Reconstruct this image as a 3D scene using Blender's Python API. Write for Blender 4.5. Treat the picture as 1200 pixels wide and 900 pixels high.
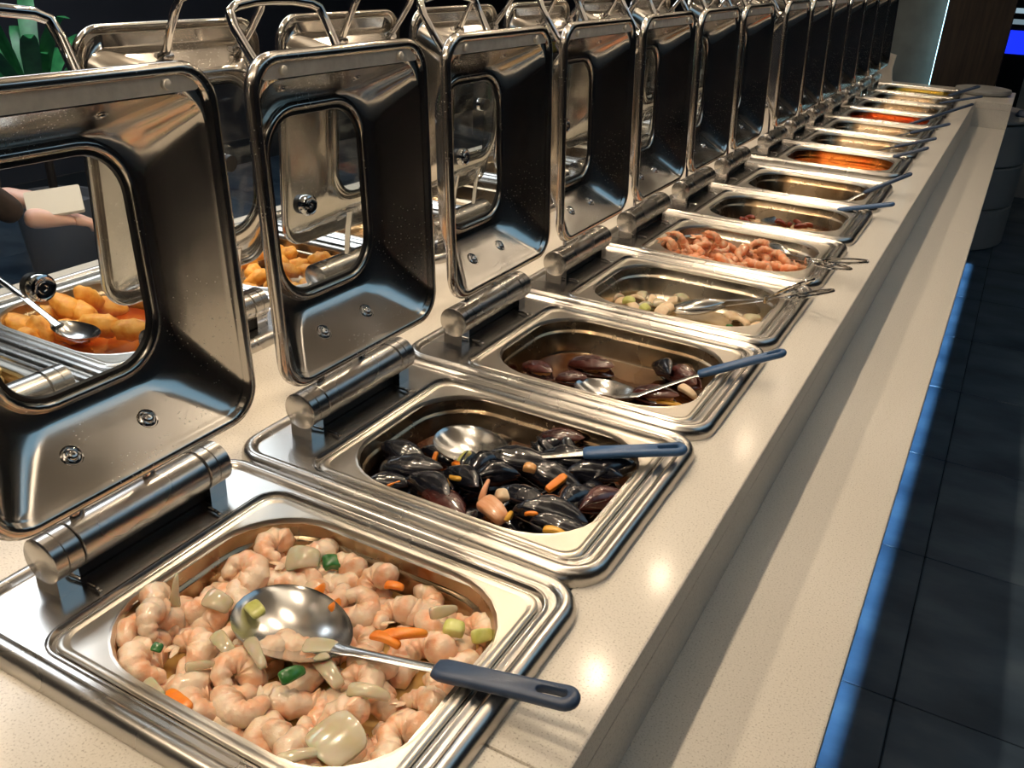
import bpy, math, random
from mathutils import Vector, Matrix
PI = math.pi
scene = bpy.context.scene
for o in list(bpy.data.objects): bpy.data.objects.remove(o)

# ------------------------------------------------------------------ camera
CAM = Vector((0.7085, -0.3798, 0.6359)); FPX = 1038.7
YAW, PITCH, ROLL = 0.48572, -0.45423, 0.04534
RM = Matrix.Rotation(YAW, 3, 'Z') @ Matrix.Rotation(PI/2+PITCH, 3, 'X') @ Matrix.Rotation(ROLL, 3, 'Z')
cd = bpy.data.cameras.new('camera'); cam = bpy.data.objects.new('camera', cd); scene.collection.objects.link(cam)
cam.matrix_world = Matrix.Translation(CAM) @ RM.to_4x4()
cd.sensor_width = 36; cd.lens = FPX/1200*36; cd.clip_start = .02; cd.clip_end = 60
scene.camera = cam
def at(u, v, x=None, y=None, z=None):
    """photo pixel -> world point on one axis plane"""
    d = RM @ Vector(((u-600)/FPX, -(v-450)/FPX, -1))
    t = (z-CAM.z)/d.z if z is not None else ((y-CAM.y)/d.y if y is not None else (x-CAM.x)/d.x)
    return CAM + d*t

# ------------------------------------------------------------------ world, lights, exposure
w = bpy.data.worlds.new('world'); scene.world = w; w.use_nodes = True
w.node_tree.nodes['Background'].inputs[0].default_value = (.55, .5, .5, 1)
w.node_tree.nodes['Background'].inputs[1].default_value = .03
scene.view_settings.view_transform = 'Standard'; scene.view_settings.look = 'None'
scene.view_settings.gamma = 1; scene.view_settings.use_curve_mapping = False
scene.view_settings.exposure = -0.05
def area(name, loc, size, power, col, direction=(0, 0, -1), size_y=None, spread=PI):
    l = bpy.data.lights.new(name, 'AREA'); l.energy = power; l.color = col; l.size = size
    if size_y: l.shape = 'RECTANGLE'; l.size_y = size_y
    else: l.shape = 'DISK'
    l.spread = spread
    o = bpy.data.objects.new(name, l); scene.collection.objects.link(o); o.location = loc
    o.rotation_euler = Vector(direction).to_track_quat('-Z', 'Y').to_euler(); return o
WARM = (1, .79, .56)
LAMPS = [(-.05, y) for y in (-1.4, -.5, .3, .95, 1.75, 2.36, 3.56, 4.30, 5.8)]
for x, y in LAMPS: area('spot_light', (x, y, 1.5), .055, 4.0 if y < 2 else 3.6 if y < 4 else 2.8, WARM, spread=2.4)
for y in (-.6, .4, 1.2, 2.1, 3.1, 4.2): area('spot_light', (-.65, y, 1.5), .08, 3.6, WARM, spread=2.6)
area('led_strip_light', (.690, 2.0, -.19), .012, 3.2, (.28, .60, 1), size_y=6.6, spread=.11)
area('led_strip_light', (-1.160, 2.0, -.19), .012, 3.2, (.28, .60, 1), size_y=6.6, spread=.11)
area('aisle_fill_light', (2.3, 2.5, 2.3), 1.6, 13, (.36, .70, 1), size_y=4)  # unseen fill added to lift the blue floor tone
for y in (-.3, 1.4, 3.1, 4.8): area('canopy_fill_light', (1.02, y, 1.30), .05, 6.5, (1, .88, .74), direction=(-.55, 0, .83), size_y=1.6, spread=1.5)  # added fill, brightens the unseen canopy that the lids reflect
for y in (-.5, 1.8, 4.2, 6.6): area('ceiling_fill_light', (2.0, y, 1.80), .25, 2, (1, .84, .66), direction=(0, 0, 1), spread=2.6)  # added fill, brightens the ceiling for reflections in the lids
area('aisle_fill_light', (-2.2, 1.6, 2.1), 1.2, 90, (.85, .92, 1), size_y=3)  # unseen fill added to brighten the floor beyond the back row

# ------------------------------------------------------------------ materials
def mat(name, col, rough=.5, metal=0, **k):
    m = bpy.data.materials.new(name); m.use_nodes = True; b = m.node_tree.nodes['Principled BSDF']
    b.inputs['Base Color'].default_value = (*col, 1); b.inputs['Roughness'].default_value = rough; b.inputs['Metallic'].default_value = metal
    for n, v in k.items():
        n = n.replace('_', ' ')
        b.inputs[n].default_value = (*v, 1) if isinstance(v, tuple) and len(b.inputs[n].default_value) == 4 else v
    return m
def N(m, t, **k):
    n = m.node_tree.nodes.new(t)
    for a, v in k.items():
        if a.startswith('i_'): n.inputs[a[2:].replace('_', ' ')].default_value = v
        else: setattr(n, a, v)
    return n
def L(m, a, ao, b, bi): m.node_tree.links.new(a.outputs[ao], b.inputs[bi])
def coords(m, scale=(1, 1, 1)):
    tc = N(m, 'ShaderNodeTexCoord'); mp = N(m, 'ShaderNodeMapping'); mp.inputs['Scale'].default_value = scale
    L(m, tc, 'Object', mp, 'Vector'); return mp
def ramp(m, src, out, stops):
    r = N(m, 'ShaderNodeValToRGB'); e = r.color_ramp.elements
    while len(e) < len(stops): e.new(.5)
    for q, (p, c) in zip(e, stops): q.position = p; q.color = (*c, 1) if len(c) == 3 else c
    L(m, src, out, r, 'Fac'); return r
def varied(name, stops, scale=20, rough=.4, bump=0, bscale=None, detail=4, stretch=(1, 1, 1), metal=0, rstops=None, bdist=.002, **k):
    m = mat(name, stops[0][1], rough, metal, **k); b = m.node_tree.nodes['Principled BSDF']
    mp = coords(m, stretch); nz = N(m, 'ShaderNodeTexNoise', i_Scale=scale, i_Detail=detail); L(m, mp, 'Vector', nz, 'Vector')
    r = ramp(m, nz, 'Fac', stops); L(m, r, 'Color', b, 'Base Color')
    if rstops:
        rr = ramp(m, nz, 'Fac', [(p, (v, v, v)) for p, v in rstops]); L(m, rr, 'Color', b, 'Roughness')
    if bump:
        n2 = N(m, 'ShaderNodeTexNoise', i_Scale=bscale or scale, i_Detail=3); L(m, mp, 'Vector', n2, 'Vector')
        bp = N(m, 'ShaderNodeBump', i_Strength=bump, i_Distance=bdist); L(m, n2, 'Fac', bp, 'Height'); L(m, bp, 'Normal', b, 'Normal')
    return m
QUARTZ = varied('cream_quartz', [(.30, (.42, .38, .32)), (.42, (.66, .62, .55)), (.7, (.70, .66, .59)), (.82, (.80, .77, .70))], 420, .45, detail=2, Coat_Weight=.35, Coat_Roughness=.13)
STEEL = varied('brushed_steel', [(.3, (.56, .535, .50)), (.7, (.60, .575, .54))], 7, .22, bump=.01, bscale=120, metal=1, rstops=[(.3, .23), (.7, .29)], detail=2, stretch=(1, 1, 1), bdist=.0007)
PANSTEEL = varied('pan_steel', [(.3, (.60, .55, .48)), (.7, (.70, .66, .59))], 7, .2, bump=.01, bscale=90, metal=1, rstops=[(.3, .30), (.7, .38)], bdist=.0007)
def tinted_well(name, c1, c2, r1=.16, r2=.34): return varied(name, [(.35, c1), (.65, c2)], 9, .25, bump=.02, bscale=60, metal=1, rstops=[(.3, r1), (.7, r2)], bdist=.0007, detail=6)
WELL = tinted_well('reflection_brown_pan_steel', (.30, .20, .11), (.50, .40, .28))  # brown of reflected food put into the colour; same steel as the flange
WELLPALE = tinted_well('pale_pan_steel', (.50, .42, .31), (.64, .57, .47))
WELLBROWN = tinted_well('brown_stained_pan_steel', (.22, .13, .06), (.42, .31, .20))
WELLORANGE = tinted_well('orange_stained_pan_steel', (.30, .05, .008), (.50, .16, .03))  # sauce film, with reflected sauce put into the wall colour
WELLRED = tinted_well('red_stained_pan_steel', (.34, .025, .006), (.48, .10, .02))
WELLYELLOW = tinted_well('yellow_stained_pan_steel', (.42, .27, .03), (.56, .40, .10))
LIDSTEEL = varied('polished_lid_steel', [(.35, (.60, .56, .50)), (.65, (.66, .62, .57))], 9, .08, bump=.35, bscale=6, metal=1, rstops=[(.30, .09), (.5, .14), (.70, .22)], bdist=.0015)
def spotted(m, scale, lo, hi, rough):
    """dried water spots: rough pale flecks over the polished metal"""
    b = m.node_tree.nodes['Principled BSDF']; mp = coords(m); v = N(m, 'ShaderNodeTexVoronoi', i_Scale=scale); L(m, mp, 'Vector', v, 'Vector')
    r = ramp(m, v, 'Distance', [(lo, (1, 1, 1)), (hi, (0, 0, 0))])
    n = N(m, 'ShaderNodeTexNoise', i_Scale=11.0, i_Detail=2.0); L(m, mp, 'Vector', n, 'Vector'); r2 = ramp(m, n, 'Fac', [(.5, (0, 0, 0)), (.62, (1, 1, 1))])
    mul = N(m, 'ShaderNodeMath', operation='MULTIPLY'); L(m, r, 'Color', mul, 0); L(m, r2, 'Color', mul, 1)
    old = b.inputs['Roughness'].links[0].from_socket if b.inputs['Roughness'].links else None
    mx = N(m, 'ShaderNodeMix'); mx.data_type = 'FLOAT'; L(m, mul, 0, mx, 0)
    if old: m.node_tree.links.new(old, mx.inputs[2])
    else: mx.inputs[2].default_value = b.inputs['Roughness'].default_value
    mx.inputs[3].default_value = rough; m.node_tree.links.new(mx.outputs[0], b.inputs['Roughness'])
spotted(LIDSTEEL, 210, .10, .20, .40)
def hazed(m, col, rough, fac, dcol, dfac):
    """polished metal under a film of grease: a second broad gloss lobe plus a trace of dull film"""
    nt = m.node_tree; out = nt.nodes['Material Output']; b = nt.nodes['Principled BSDF']
    g = N(m, 'ShaderNodeBsdfGlossy'); g.inputs[0].default_value = (*col, 1); g.inputs['Roughness'].default_value = rough
    d = N(m, 'ShaderNodeBsdfDiffuse'); d.inputs[0].default_value = (*dcol, 1)
    a = N(m, 'ShaderNodeMixShader'); a.inputs[0].default_value = fac; L(m, b, 0, a, 1); L(m, g, 0, a, 2)
    c = N(m, 'ShaderNodeMixShader'); L(m, a, 0, c, 1); L(m, d, 0, c, 2); L(m, c, 0, out, 0)
    n = N(m, 'ShaderNodeTexNoise', i_Scale=26.0, i_Detail=6.0); mp = coords(m); L(m, mp, 'Vector', n, 'Vector')
    r = ramp(m, n, 'Fac', [(.40, (dfac*.3,)*3), (.62, (dfac,)*3), (.72, (dfac*2.4,)*3)]); L(m, r, 'Color', c, 0)
hazed(LIDSTEEL, (.72, .68, .62), .32, .10, (.62, .58, .50), .008)
SEAL = varied('milky_seal_strip', [(.3, (.66, .63, .57)), (.7, (.82, .79, .72))], 60, .35, bump=.3, bscale=200)
CHROME = mat('chrome', (.72, .70, .68), .06, 1)
UTENSIL = varied('utensil_steel', [(.3, (.62, .61, .59)), (.7, (.72, .71, .69))], 14, .2, metal=1, rstops=[(.3, .15), (.7, .24)])
BLACK = mat('black_rubber', (.012, .012, .013), .4)
HINGESHADE = mat('hinge_shade_black', (.006, .006, .006), .6)
WHITERUB = mat('white_rubber', (.72, .69, .62), .5)
NAVY = varied('navy_plastic', [(.3, (.035, .062, .125)), (.7, (.045, .078, .15))], 60, .38, bump=.1, bscale=300)
BLUE = varied('blue_plastic', [(.3, (.035, .10, .24)), (.7, (.045, .12, .27))], 60, .38)
GLASS = mat('lid_glass', (1, 1, 1), .02, 0, Transmission_Weight=1.0, IOR=1.2)
def glassmat():
    m = bpy.data.materials.new('lid_glass_pane'); m.use_nodes = True; nt = m.node_tree; nt.nodes.clear()
    out = N(m, 'ShaderNodeOutputMaterial'); tr = N(m, 'ShaderNodeBsdfTransparent'); tr.inputs[0].default_value = (.90, .92, .92, 1)
    gl = N(m, 'ShaderNodeBsdfGlossy'); gl.inputs['Roughness'].default_value = .02
    lw = N(m, 'ShaderNodeLayerWeight', i_Blend=.5); fr = N(m, 'ShaderNodeMath', operation='POWER'); L(m, lw, 'Facing', fr, 0); fr.inputs[1].default_value = 4.0; fa = N(m, 'ShaderNodeMath', operation='MULTIPLY_ADD'); L(m, fr, 0, fa, 0); fa.inputs[1].default_value = .85; fa.inputs[2].default_value = .05; mx = N(m, 'ShaderNodeMixShader'); L(m, fa, 0, mx, 0); L(m, tr, 0, mx, 1); L(m, gl, 0, mx, 2)
    df = N(m, 'ShaderNodeBsdfDiffuse'); df.inputs[0].default_value = (.75, .74, .7, 1)
    mp = coords(m); v = N(m, 'ShaderNodeTexVoronoi', i_Scale=120.0); L(m, mp, 'Vector', v, 'Vector'); r = ramp(m, v, 'Distance', [(.10, (.35, .35, .35)), (.2, (0, 0, 0))])
    n = N(m, 'ShaderNodeTexNoise', i_Scale=14.0, i_Detail=5.0); L(m, mp, 'Vector', n, 'Vector'); r2 = ramp(m, n, 'Fac', [(.52, (.015, .015, .015)), (.72, (.35, .35, .35))])
    mul = N(m, 'ShaderNodeMath', operation='MULTIPLY_ADD'); L(m, r, 'Color', mul, 0); L(m, r2, 'Color', mul, 1)
    md = N(m, 'ShaderNodeMath', operation='MULTIPLY'); L(m, r2, 'Color', md, 0); md.inputs[1].default_value = .22; L(m, md, 0, mul, 2)
    mx2 = N(m, 'ShaderNodeMixShader'); L(m, mul, 0, mx2, 0); L(m, mx, 0, mx2, 1); L(m, df, 0, mx2, 2); L(m, mx2, 0, out, 0); return m
GLASS = glassmat()
SHRIMP = varied('cooked_shrimp_flesh', [(.30, (.87, .40, .19)), (.43, (.88, .56, .37)), (.58, (.88, .70, .53))], 45, .28, bump=.8, bscale=160, Subsurface_Weight=.25, Subsurface_Scale=.008, Subsurface_Radius=(1.0, .5, .3), Coat_Weight=.5, Coat_Roughness=.1)
SHRIMPO = varied('orange_shrimp_flesh', [(.30, (.85, .30, .12)), (.5, (.90, .42, .22)), (.68, (.92, .62, .42))], 60, .35, bump=.5, bscale=140, Subsurface_Weight=.2, Subsurface_Scale=.006, Coat_Weight=.3)
ONION = varied('onion_flesh', [(.3, (.72, .66, .42)), (.6, (.82, .75, .58))], 40, .18, Transmission_Weight=.35, Subsurface_Weight=.3, Subsurface_Scale=.006, Coat_Weight=.5)
CARROT = varied('carrot_flesh', [(.3, (.90, .22, .015)), (.7, (.95, .33, .03))], 70, .3, bump=.3, bscale=200, Coat_Weight=.4)
LEEK = varied('pale_leek_flesh', [(.3, (.50, .54, .10)), (.7, (.72, .72, .30))], 60, .3, Coat_Weight=.4)
SCALLION = varied('green_scallion_leaf', [(.3, (.02, .12, .025)), (.7, (.05, .22, .05))], 80, .25, Coat_Weight=.5)
MUSSEL = varied('mussel_shell', [(.35, (.003, .004, .008)), (.62, (.010, .011, .018)), (.8, (.05, .02, .018))], 22, .2, bump=.4, bscale=50, stretch=(1, 3, 1), Coat_Weight=.9, Coat_Roughness=.08)
MUSSELRED = varied('brown_mussel_shell', [(.35, (.03, .008, .008)), (.6, (.09, .022, .018)), (.75, (.20, .09, .07))], 22, .25, bump=.4, bscale=60, stretch=(1, 3, 1), Coat_Weight=.9, Coat_Roughness=.08)
NACRE = mat('mussel_inner_shell', (.30, .26, .25), .2, Coat_Weight=.6)
MEAT = varied('mussel_meat', [(.3, (.75, .33, .08)), (.7, (.88, .55, .25))], 60, .3, bump=.5, Coat_Weight=.5)
SALMON = varied('salmon_flesh', [(.3, (.85, .36, .16)), (.7, (.93, .55, .34))], 35, .35, bump=.6, bscale=60, stretch=(1, 4, 1), Coat_Weight=.3)
PEPPER = varied('yellow_pepper_flesh', [(.3, (.75, .38, .04)), (.7, (.85, .50, .08))], 50, .25, Coat_Weight=.5)
FRIED = varied('fried_potato_crust', [(.3, (.75, .26, .03)), (.5, (.90, .42, .06)), (.7, (.95, .52, .12))], 60, .5, bump=.8, bscale=140)
FRIES = varied('pale_potato', [(.3, (.80, .62, .28)), (.7, (.90, .76, .42))], 40, .5)
CHICKEN = varied('pale_onion_and_fish', [(.3, (.72, .50, .30)), (.7, (.88, .74, .52))], 50, .35, bump=.6, bscale=90, Coat_Weight=.3)
REDMEAT = varied('dark_red_chilli', [(.3, (.12, .01, .006)), (.7, (.30, .05, .015))], 50, .25, bump=.5, Coat_Weight=.6)
def sauce_mat(name, c1, c2, alpha=1.0): return varied(name, [(.35, c1), (.65, c2)], 16, .08, bump=.25, bscale=22, Coat_Weight=.6, Coat_Roughness=.03, Alpha=alpha)
BROTH = sauce_mat('yellow_broth', (.50, .30, .08), (.62, .42, .16))
BROWNSAUCE = sauce_mat('dark_brown_sauce', (.035, .010, .004), (.12, .035, .008))
GRAVY = sauce_mat('brown_gravy', (.14, .05, .012), (.30, .13, .03))
ORANGESAUCE = sauce_mat('orange_oil', (.42, .06, .008), (.62, .17, .02))
REDSAUCE = sauce_mat('red_sauce', (.35, .02, .006), (.50, .06, .012))
YELLOWSAUCE = sauce_mat('yellow_sauce', (.45, .25, .01), (.62, .38, .03))
OIL = sauce_mat('thin_oil_film', (.30, .19, .07), (.45, .32, .16))
FLOOR = varied('slate_floor_tile', [(.35, (.018, .036, .060)), (.5, (.045, .075, .11)), (.62, (.08, .115, .15)), (.7, (.03, .052, .08))], 2.2, .42, bump=.15, bscale=30, detail=8, stretch=(1, 2.2, 1))
GROUT = mat('dark_grout', (.01, .014, .018), .8)
WOOD = varied('dark_wood_panel', [(.35, (.012, .007, .004)), (.65, (.034, .020, .011))], 6, .5, stretch=(9, 9, .6), detail=6)
GREYWALL = varied('grey_green_plaster', [(.35, (.10, .105, .095)), (.65, (.15, .155, .14))], 5, .7, bump=.2, bscale=18)
DARKWALL = varied('dark_wall_paint', [(.3, (.02, .022, .03)), (.7, (.03, .032, .042))], 2, .8)
CEIL = mat('dark_ceiling_paint', (.42, .38, .33), .85)
TANWALL = varied('tan_wall_paint', [(.3, (.30, .23, .16)), (.7, (.36, .28, .20))], 3, .7)
CANOPY = mat('cream_canopy_paint', (.72, .68, .61), .7)
def emit(name, col, s): return mat(name, (0, 0, 0), .5, 0, Emission_Color=col, Emission_Strength=s)
LED = emit('cool_led', (.45, .85, 1), 5)
SCREEN = emit('blue_screen_glow', (.01, .03, .9), 1.3)
SKIN = varied('skin', [(.3, (.72, .42, .32)), (.7, (.80, .52, .42))], 12, .5, Subsurface_Weight=.15, Subsurface_Scale=.01)
CLOTH = varied('dark_brown_cloth', [(.3, (.025, .016, .012)), (.7, (.05, .03, .022))], 50, .9)
TROUSER = mat('charcoal_cloth', (.02, .022, .026), .9)
HAIR = mat('dark_hair', (.012, .008, .006), .5)
PAPER = mat('cream_paper', (.85, .76, .62), .7)
LEAF = varied('green_leaf', [(.3, (.01, .09, .03)), (.7, (.03, .20, .06))], 20, .4)
POT = mat('grey_ceramic', (.15, .15, .16), .5)
SLABGREY = varied('grey_laminate', [(.3, (.30, .30, .29)), (.7, (.34, .34, .33))], 6, .5)

# ------------------------------------------------------------------ mesh helpers
class MB:
    def __init__(s): s.v = []; s.f = []
    def add(s, vs, fs):
        n = len(s.v); s.v += [tuple(v) for v in vs]; s.f += [tuple(i+n for i in f) for f in fs]; return s
    def loft(s, loops, cap0=False, cap1=False, closed=True):
        n = len(loops[0]); vs = [p for l in loops for p in l]; fs = []
        for i in range(len(loops)-1):
            for j in range(n if closed else n-1):
                k = (j+1) % n; fs.append((i*n+j, i*n+k, (i+1)*n+k, (i+1)*n+j))
        if cap0: fs.append(tuple(range(n))[::-1])
        if cap1: fs.append(tuple((len(loops)-1)*n+j for j in range(n)))
        return s.add(vs, fs)
    def box(s, x0, x1, y0, y1, z0, z1):
        v = [(x, y, z) for z in (z0, z1) for y in (y0, y1) for x in (x0, x1)]
        return s.add(v, [(0, 2, 3, 1), (4, 5, 7, 6), (0, 1, 5, 4), (2, 6, 7, 3), (0, 4, 6, 2), (1, 3, 7, 5)])
    def tube(s, pts, rad, seg=10, flat=1.0, up=(0, 0, 1), caps=True, closed=False):
        P = [Vector(p) for p in pts]; m = len(P); loops = []; u = Vector(up)
        for i, p in enumerate(P):
            if closed: t = P[(i+1) % m]-P[i-1]
            else: t = P[min(i+1, m-1)]-P[max(i-1, 0)]
            t.normalize(); a = t.cross(u)
            if a.length < 1e-4: a = t.cross(Vector((0, 1, 0)))
            a.normalize(); b = a.cross(t).normalized()
            if not closed: u = b
            r = rad[i] if isinstance(rad, (list, tuple)) else rad
            loops.append([p+a*(r*math.cos(q*2*PI/seg))+b*(r*flat*math.sin(q*2*PI/seg)) for q in range(seg)])
        if closed: loops.append(loops[0])
        return s.loft(loops, caps and not closed, caps and not closed)
    def lathe(s, prof, seg=20, axis='z', c=(0, 0, 0)):
        loops = []
        for r, h in prof:
            l = []
            for q in range(seg):
                a = q*2*PI/seg; x, y = r*math.cos(a), r*math.sin(a)
                l.append({'z': (c[0]+x, c[1]+y, c[2]+h), 'x': (c[0]+h, c[1]+x, c[2]+y), 'y': (c[0]+x, c[1]+h, c[2]-y)}[axis])
            loops.append(l)
        return s.loft(loops, True, True)
    def blob(s, c, r, seg=12, rings=8, f=None):
        loops = []
        for i in range(1, rings):
            t = PI*i/rings
            loops.append([])
            for j in range(seg):
                a = 2*PI*j/seg; d = Vector((math.sin(t)*math.cos(a), math.sin(t)*math.sin(a), -math.cos(t)))
                k = f(d) if f else 1
                loops[-1].append((c[0]+d.x*r[0]*k, c[1]+d.y*r[1]*k, c[2]+d.z*r[2]*k))
        return s.loft(loops, True, True)
    def build(s, name, m, parent=None, smooth=True, ang=40, loc=None, link=True, data_only=False):
        me = bpy.data.meshes.new(name); me.from_pydata(s.v, [], s.f); me.validate()
        import bmesh
        bm = bmesh.new(); bm.from_mesh(me); bmesh.ops.recalc_face_normals(bm, faces=bm.faces); bm.to_mesh(me); bm.free()
        if smooth: me.shade_smooth(); me.set_sharp_from_angle(angle=math.radians(ang))
        me.materials.append(m)
        o = bpy.data.objects.new(name, me); scene.collection.objects.link(o)
        if parent: o.parent = parent
        if loc: o.location = loc
        return o
def rr(x0, x1, y0, y1, r, n=7, z=0.0):
    r = min(r, (x1-x0)/2-1e-4, (y1-y0)/2-1e-4); p = []
    for cx, cy, a0 in ((x1-r, y1-r, 0), (x0+r, y1-r, PI/2), (x0+r, y0+r, PI), (x1-r, y0+r, 1.5*PI)):
        for i in range(n+1):
            a = a0+PI/2*i/n; p.append((cx+r*math.cos(a), cy+r*math.sin(a), z))
    return p
def tag(o, label=None, cat=None, group=None, kind=None):
    if label: o['label'] = label
    if cat: o['category'] = cat
    if group: o['group'] = group
    if kind: o['kind'] = kind
    return o
def empty(name, loc=(0, 0, 0), rz=0):
    o = bpy.data.objects.new(name, None); scene.collection.objects.link(o); o.location = loc; o.rotation_euler.z = rz; o.empty_display_size = .05; return o
def copy_tree(o, parent=None):
    c = o.copy(); scene.collection.objects.link(c); c.parent = parent
    for ch in list(o.children): copy_tree(ch, c)
    return c
def sub(o, lv=1): m = o.modifiers.new('sub', 'SUBSURF'); m.levels = lv; m.render_levels = lv; return o

# ------------------------------------------------------------------ layout
TOP = -.012; SHELF = -.150; FLOORZ = -.90
XE, XO = .509, .694                 # edge of the worktop, edge of the tray shelf
XM = -.235                          # centre line between the two rows
def mx(x): return 2*XM-x
Y0 = -1.25; YEND = 5.41; YSTOP = 6.0
YS = [k*.4 for k in range(7)] + [2.9246+.4*k for k in range(7)]
FARYS = [.06+.4*k for k in range(-1, 7)] + [3.02+.4*k for k in range(6)]

# ------------------------------------------------------------------ setting
fl = MB().box(-5, 4.2, -2.2, 10, FLOORZ-.06, FLOORZ-.006).build('floor', GROUT, smooth=False); tag(fl, kind='structure')
tl = MB(); tl.loft([rr(-.3185, .3185, -.3185, .3185, .004, 1, -.012), rr(-.3185, .3185, -.3185, .3185, .004, 1, -.001), rr(-.317, .317, -.317, .317, .004, 1, 0)], True, True)
t0 = tl.build('tile', FLOOR, fl, smooth=False); t0.location = (.80+.32, 1.43+.32, FLOORZ)
for i in range(-8, 5):
    for j in range(-5, 13):
        if (i, j) == (0, 0): continue
        c = t0.copy(); scene.collection.objects.link(c); c.location = (.80+.32+.64*i, 1.43+.32+.64*j, FLOORZ)
        c.rotation_euler.z = PI*((i*7+j*3) % 2)
tag(MB().box(-5, 4.2, -2.2, 10, 2.4, 2.5).build('ceiling', CEIL, smooth=False), kind='structure')
tag(MB().box(-5.1, -5, -2.2, 10, FLOORZ, 2.4).build('wall_left', DARKWALL, smooth=False), kind='structure')
tag(MB().box(4.2, 4.3, -2.2, 10, FLOORZ, 2.4).build('wall_right', DARKWALL, smooth=False), kind='structure')
tag(MB().box(-5, 4.2, 10, 10.1, FLOORZ, 2.4).build('wall_back', DARKWALL, smooth=False), kind='structure')
tag(MB().box(-5, 4.2, -2.3, -2.2, FLOORZ, 2.4).build('wall_front', DARKWALL, smooth=False), kind='structure')
# end pier: lit grey panel and dark wood panel with a light strip in the joint
pier = empty('wall_pier', (0, 6.6, FLOORZ)); tag(pier, 'dark pier at counter end, grey panel beside wood panel with glowing joint', 'wall')
MB().box(-1.3, .17, .02, .12, 0, 3.3).build('grey_panel', GREYWALL, pier, smooth=False)
MB().box(.165, .56, -.10, .12, 0, 3.3).build('wood_panel', WOOD, pier, smooth=False)
MB().box(.157, .164, -.045, -.02, .05, 3.28).build('light_strip', LED, pier, smooth=False)

# unseen canopy added above the counter as a pale reflector for polished steel
cn = empty('reflector_canopy', (XM, 0, 1.53)); tag(cn, 'long pale unseen canopy added as a reflector above the buffet counter', 'canopy')
MB().box(-1.3, 1.3, -1.6, 6.2, 0, .03).build('panel', CANOPY, cn, smooth=False)
for y in (-1.5, 2.2, 6.1): MB().tube([(0, y, .03), (0, y, .86)], .02, 10).build('hanger', CHROME, cn)
# counter
ct = empty('buffet_counter', (0, 0, FLOORZ)); tag(ct, 'long cream quartz buffet counter with a lower tray shelf along its edge', 'counter')
def slab(boxes, name, m=QUARTZ, bev=.003):
    b = MB()
    for q in boxes: b.box(*q)
    o = b.build(name, m, ct, smooth=False); o.location.z = -FLOORZ
    if bev: md = o.modifiers.new('bev', 'BEVEL'); md.width = bev; md.segments = 2; md.limit_method = 'ANGLE'
    return o
TH = .04; WX0, WX1 = -.085, .402
FX0, FX1 = mx(WX1), mx(WX0)
SE = .1285
slab([(.402, XE, Y0, SE-.0006, TOP-TH, TOP)], 'worktop_slab'); slab([(.402, XE, SE+.0006, 4.603, TOP-TH, TOP)], 'worktop_slab')
slab([(.402, XE, 4.6045, YEND, TOP-TH, TOP)], 'worktop_slab')
slab([(mx(XE), FX0, Y0, YEND, TOP-TH, TOP)], 'worktop_slab')
slab([(FX1, WX0, Y0, YEND, TOP-TH, TOP)], 'worktop_slab')
slab([(WX0, .402, Y0, YS[0]-.03, TOP-TH, TOP)], 'worktop_slab')
slab([(WX0, .402, YS[6]+.352, YS[7]-.028, TOP-TH, TOP)], 'worktop_slab')
slab([(FX0, FX1, Y0, FARYS[0]-.03, TOP-TH, TOP)], 'worktop_slab')
slab([(FX0, FX1, FARYS[7]+.352, FARYS[8]-.03, TOP-TH, TOP)], 'worktop_slab')
slab([(mx(XO), XO, 5.69, YSTOP, TOP-TH, TOP)], 'end_slab')
for a_, b_ in ((.402, XO), (FX1, WX0), (mx(XO), FX0)): slab([(a_, b_, YEND+.0005, 5.6895, TOP-TH, TOP)], 'end_slab')
slab([(FX0, FX1, 5.39, 5.6895, TOP-TH, TOP)], 'worktop_slab')
for s in (1, -1):
    X = lambda a, b: (a, b) if s > 0 else (mx(b), mx(a))
    slab([(*X(XE-.02, XE-.0005), Y0, YEND-.001, SHELF+.0005, TOP-TH-.0005)], 'step_face', bev=0)
    slab([(*X(XE-.02, XO), Y0, 2.90, SHELF-.03, SHELF)], 'tray_shelf'); slab([(*X(XE-.02, XO), 2.9008, YEND, SHELF-.03, SHELF)], 'tray_shelf')
    slab([(*X(XE-.02, XO-.09), Y0, YEND-.01, FLOORZ, SHELF-.03)], 'base_panel', DARKWALL, 0)
for q_ in ((XE-.02, XO), (mx(XO), mx(XE-.02))): slab([(*q_, YEND, YEND+.02, SHELF, TOP-TH)], 'end_riser', bev=0)
# light fin and round end
f = MB(); prof = [(-.20, 0), (.045, 0), (.03, .03), (.02, .09), (.028, .17), (-.012, .178), (-.05, .13), (-.09, .06)]
f.loft([[(x, y, z) for x, z in prof] for y in (0, .03)], True, True)
o = f.build('guard_bracket', QUARTZ, smooth=False, loc=(-.03, 5.80, TOP)); tag(o, 'white curved upright bracket standing at the far end of counter', 'bracket')
o = MB().lathe([(.13, 0), (.15, .006), (.155, .02), (.15, .032), (.13, .036)], 36).build('round_board', SLABGREY, loc=(.52, 5.78, TOP)); tag(o, 'round white board lying on the far end of counter', 'board')

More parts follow.
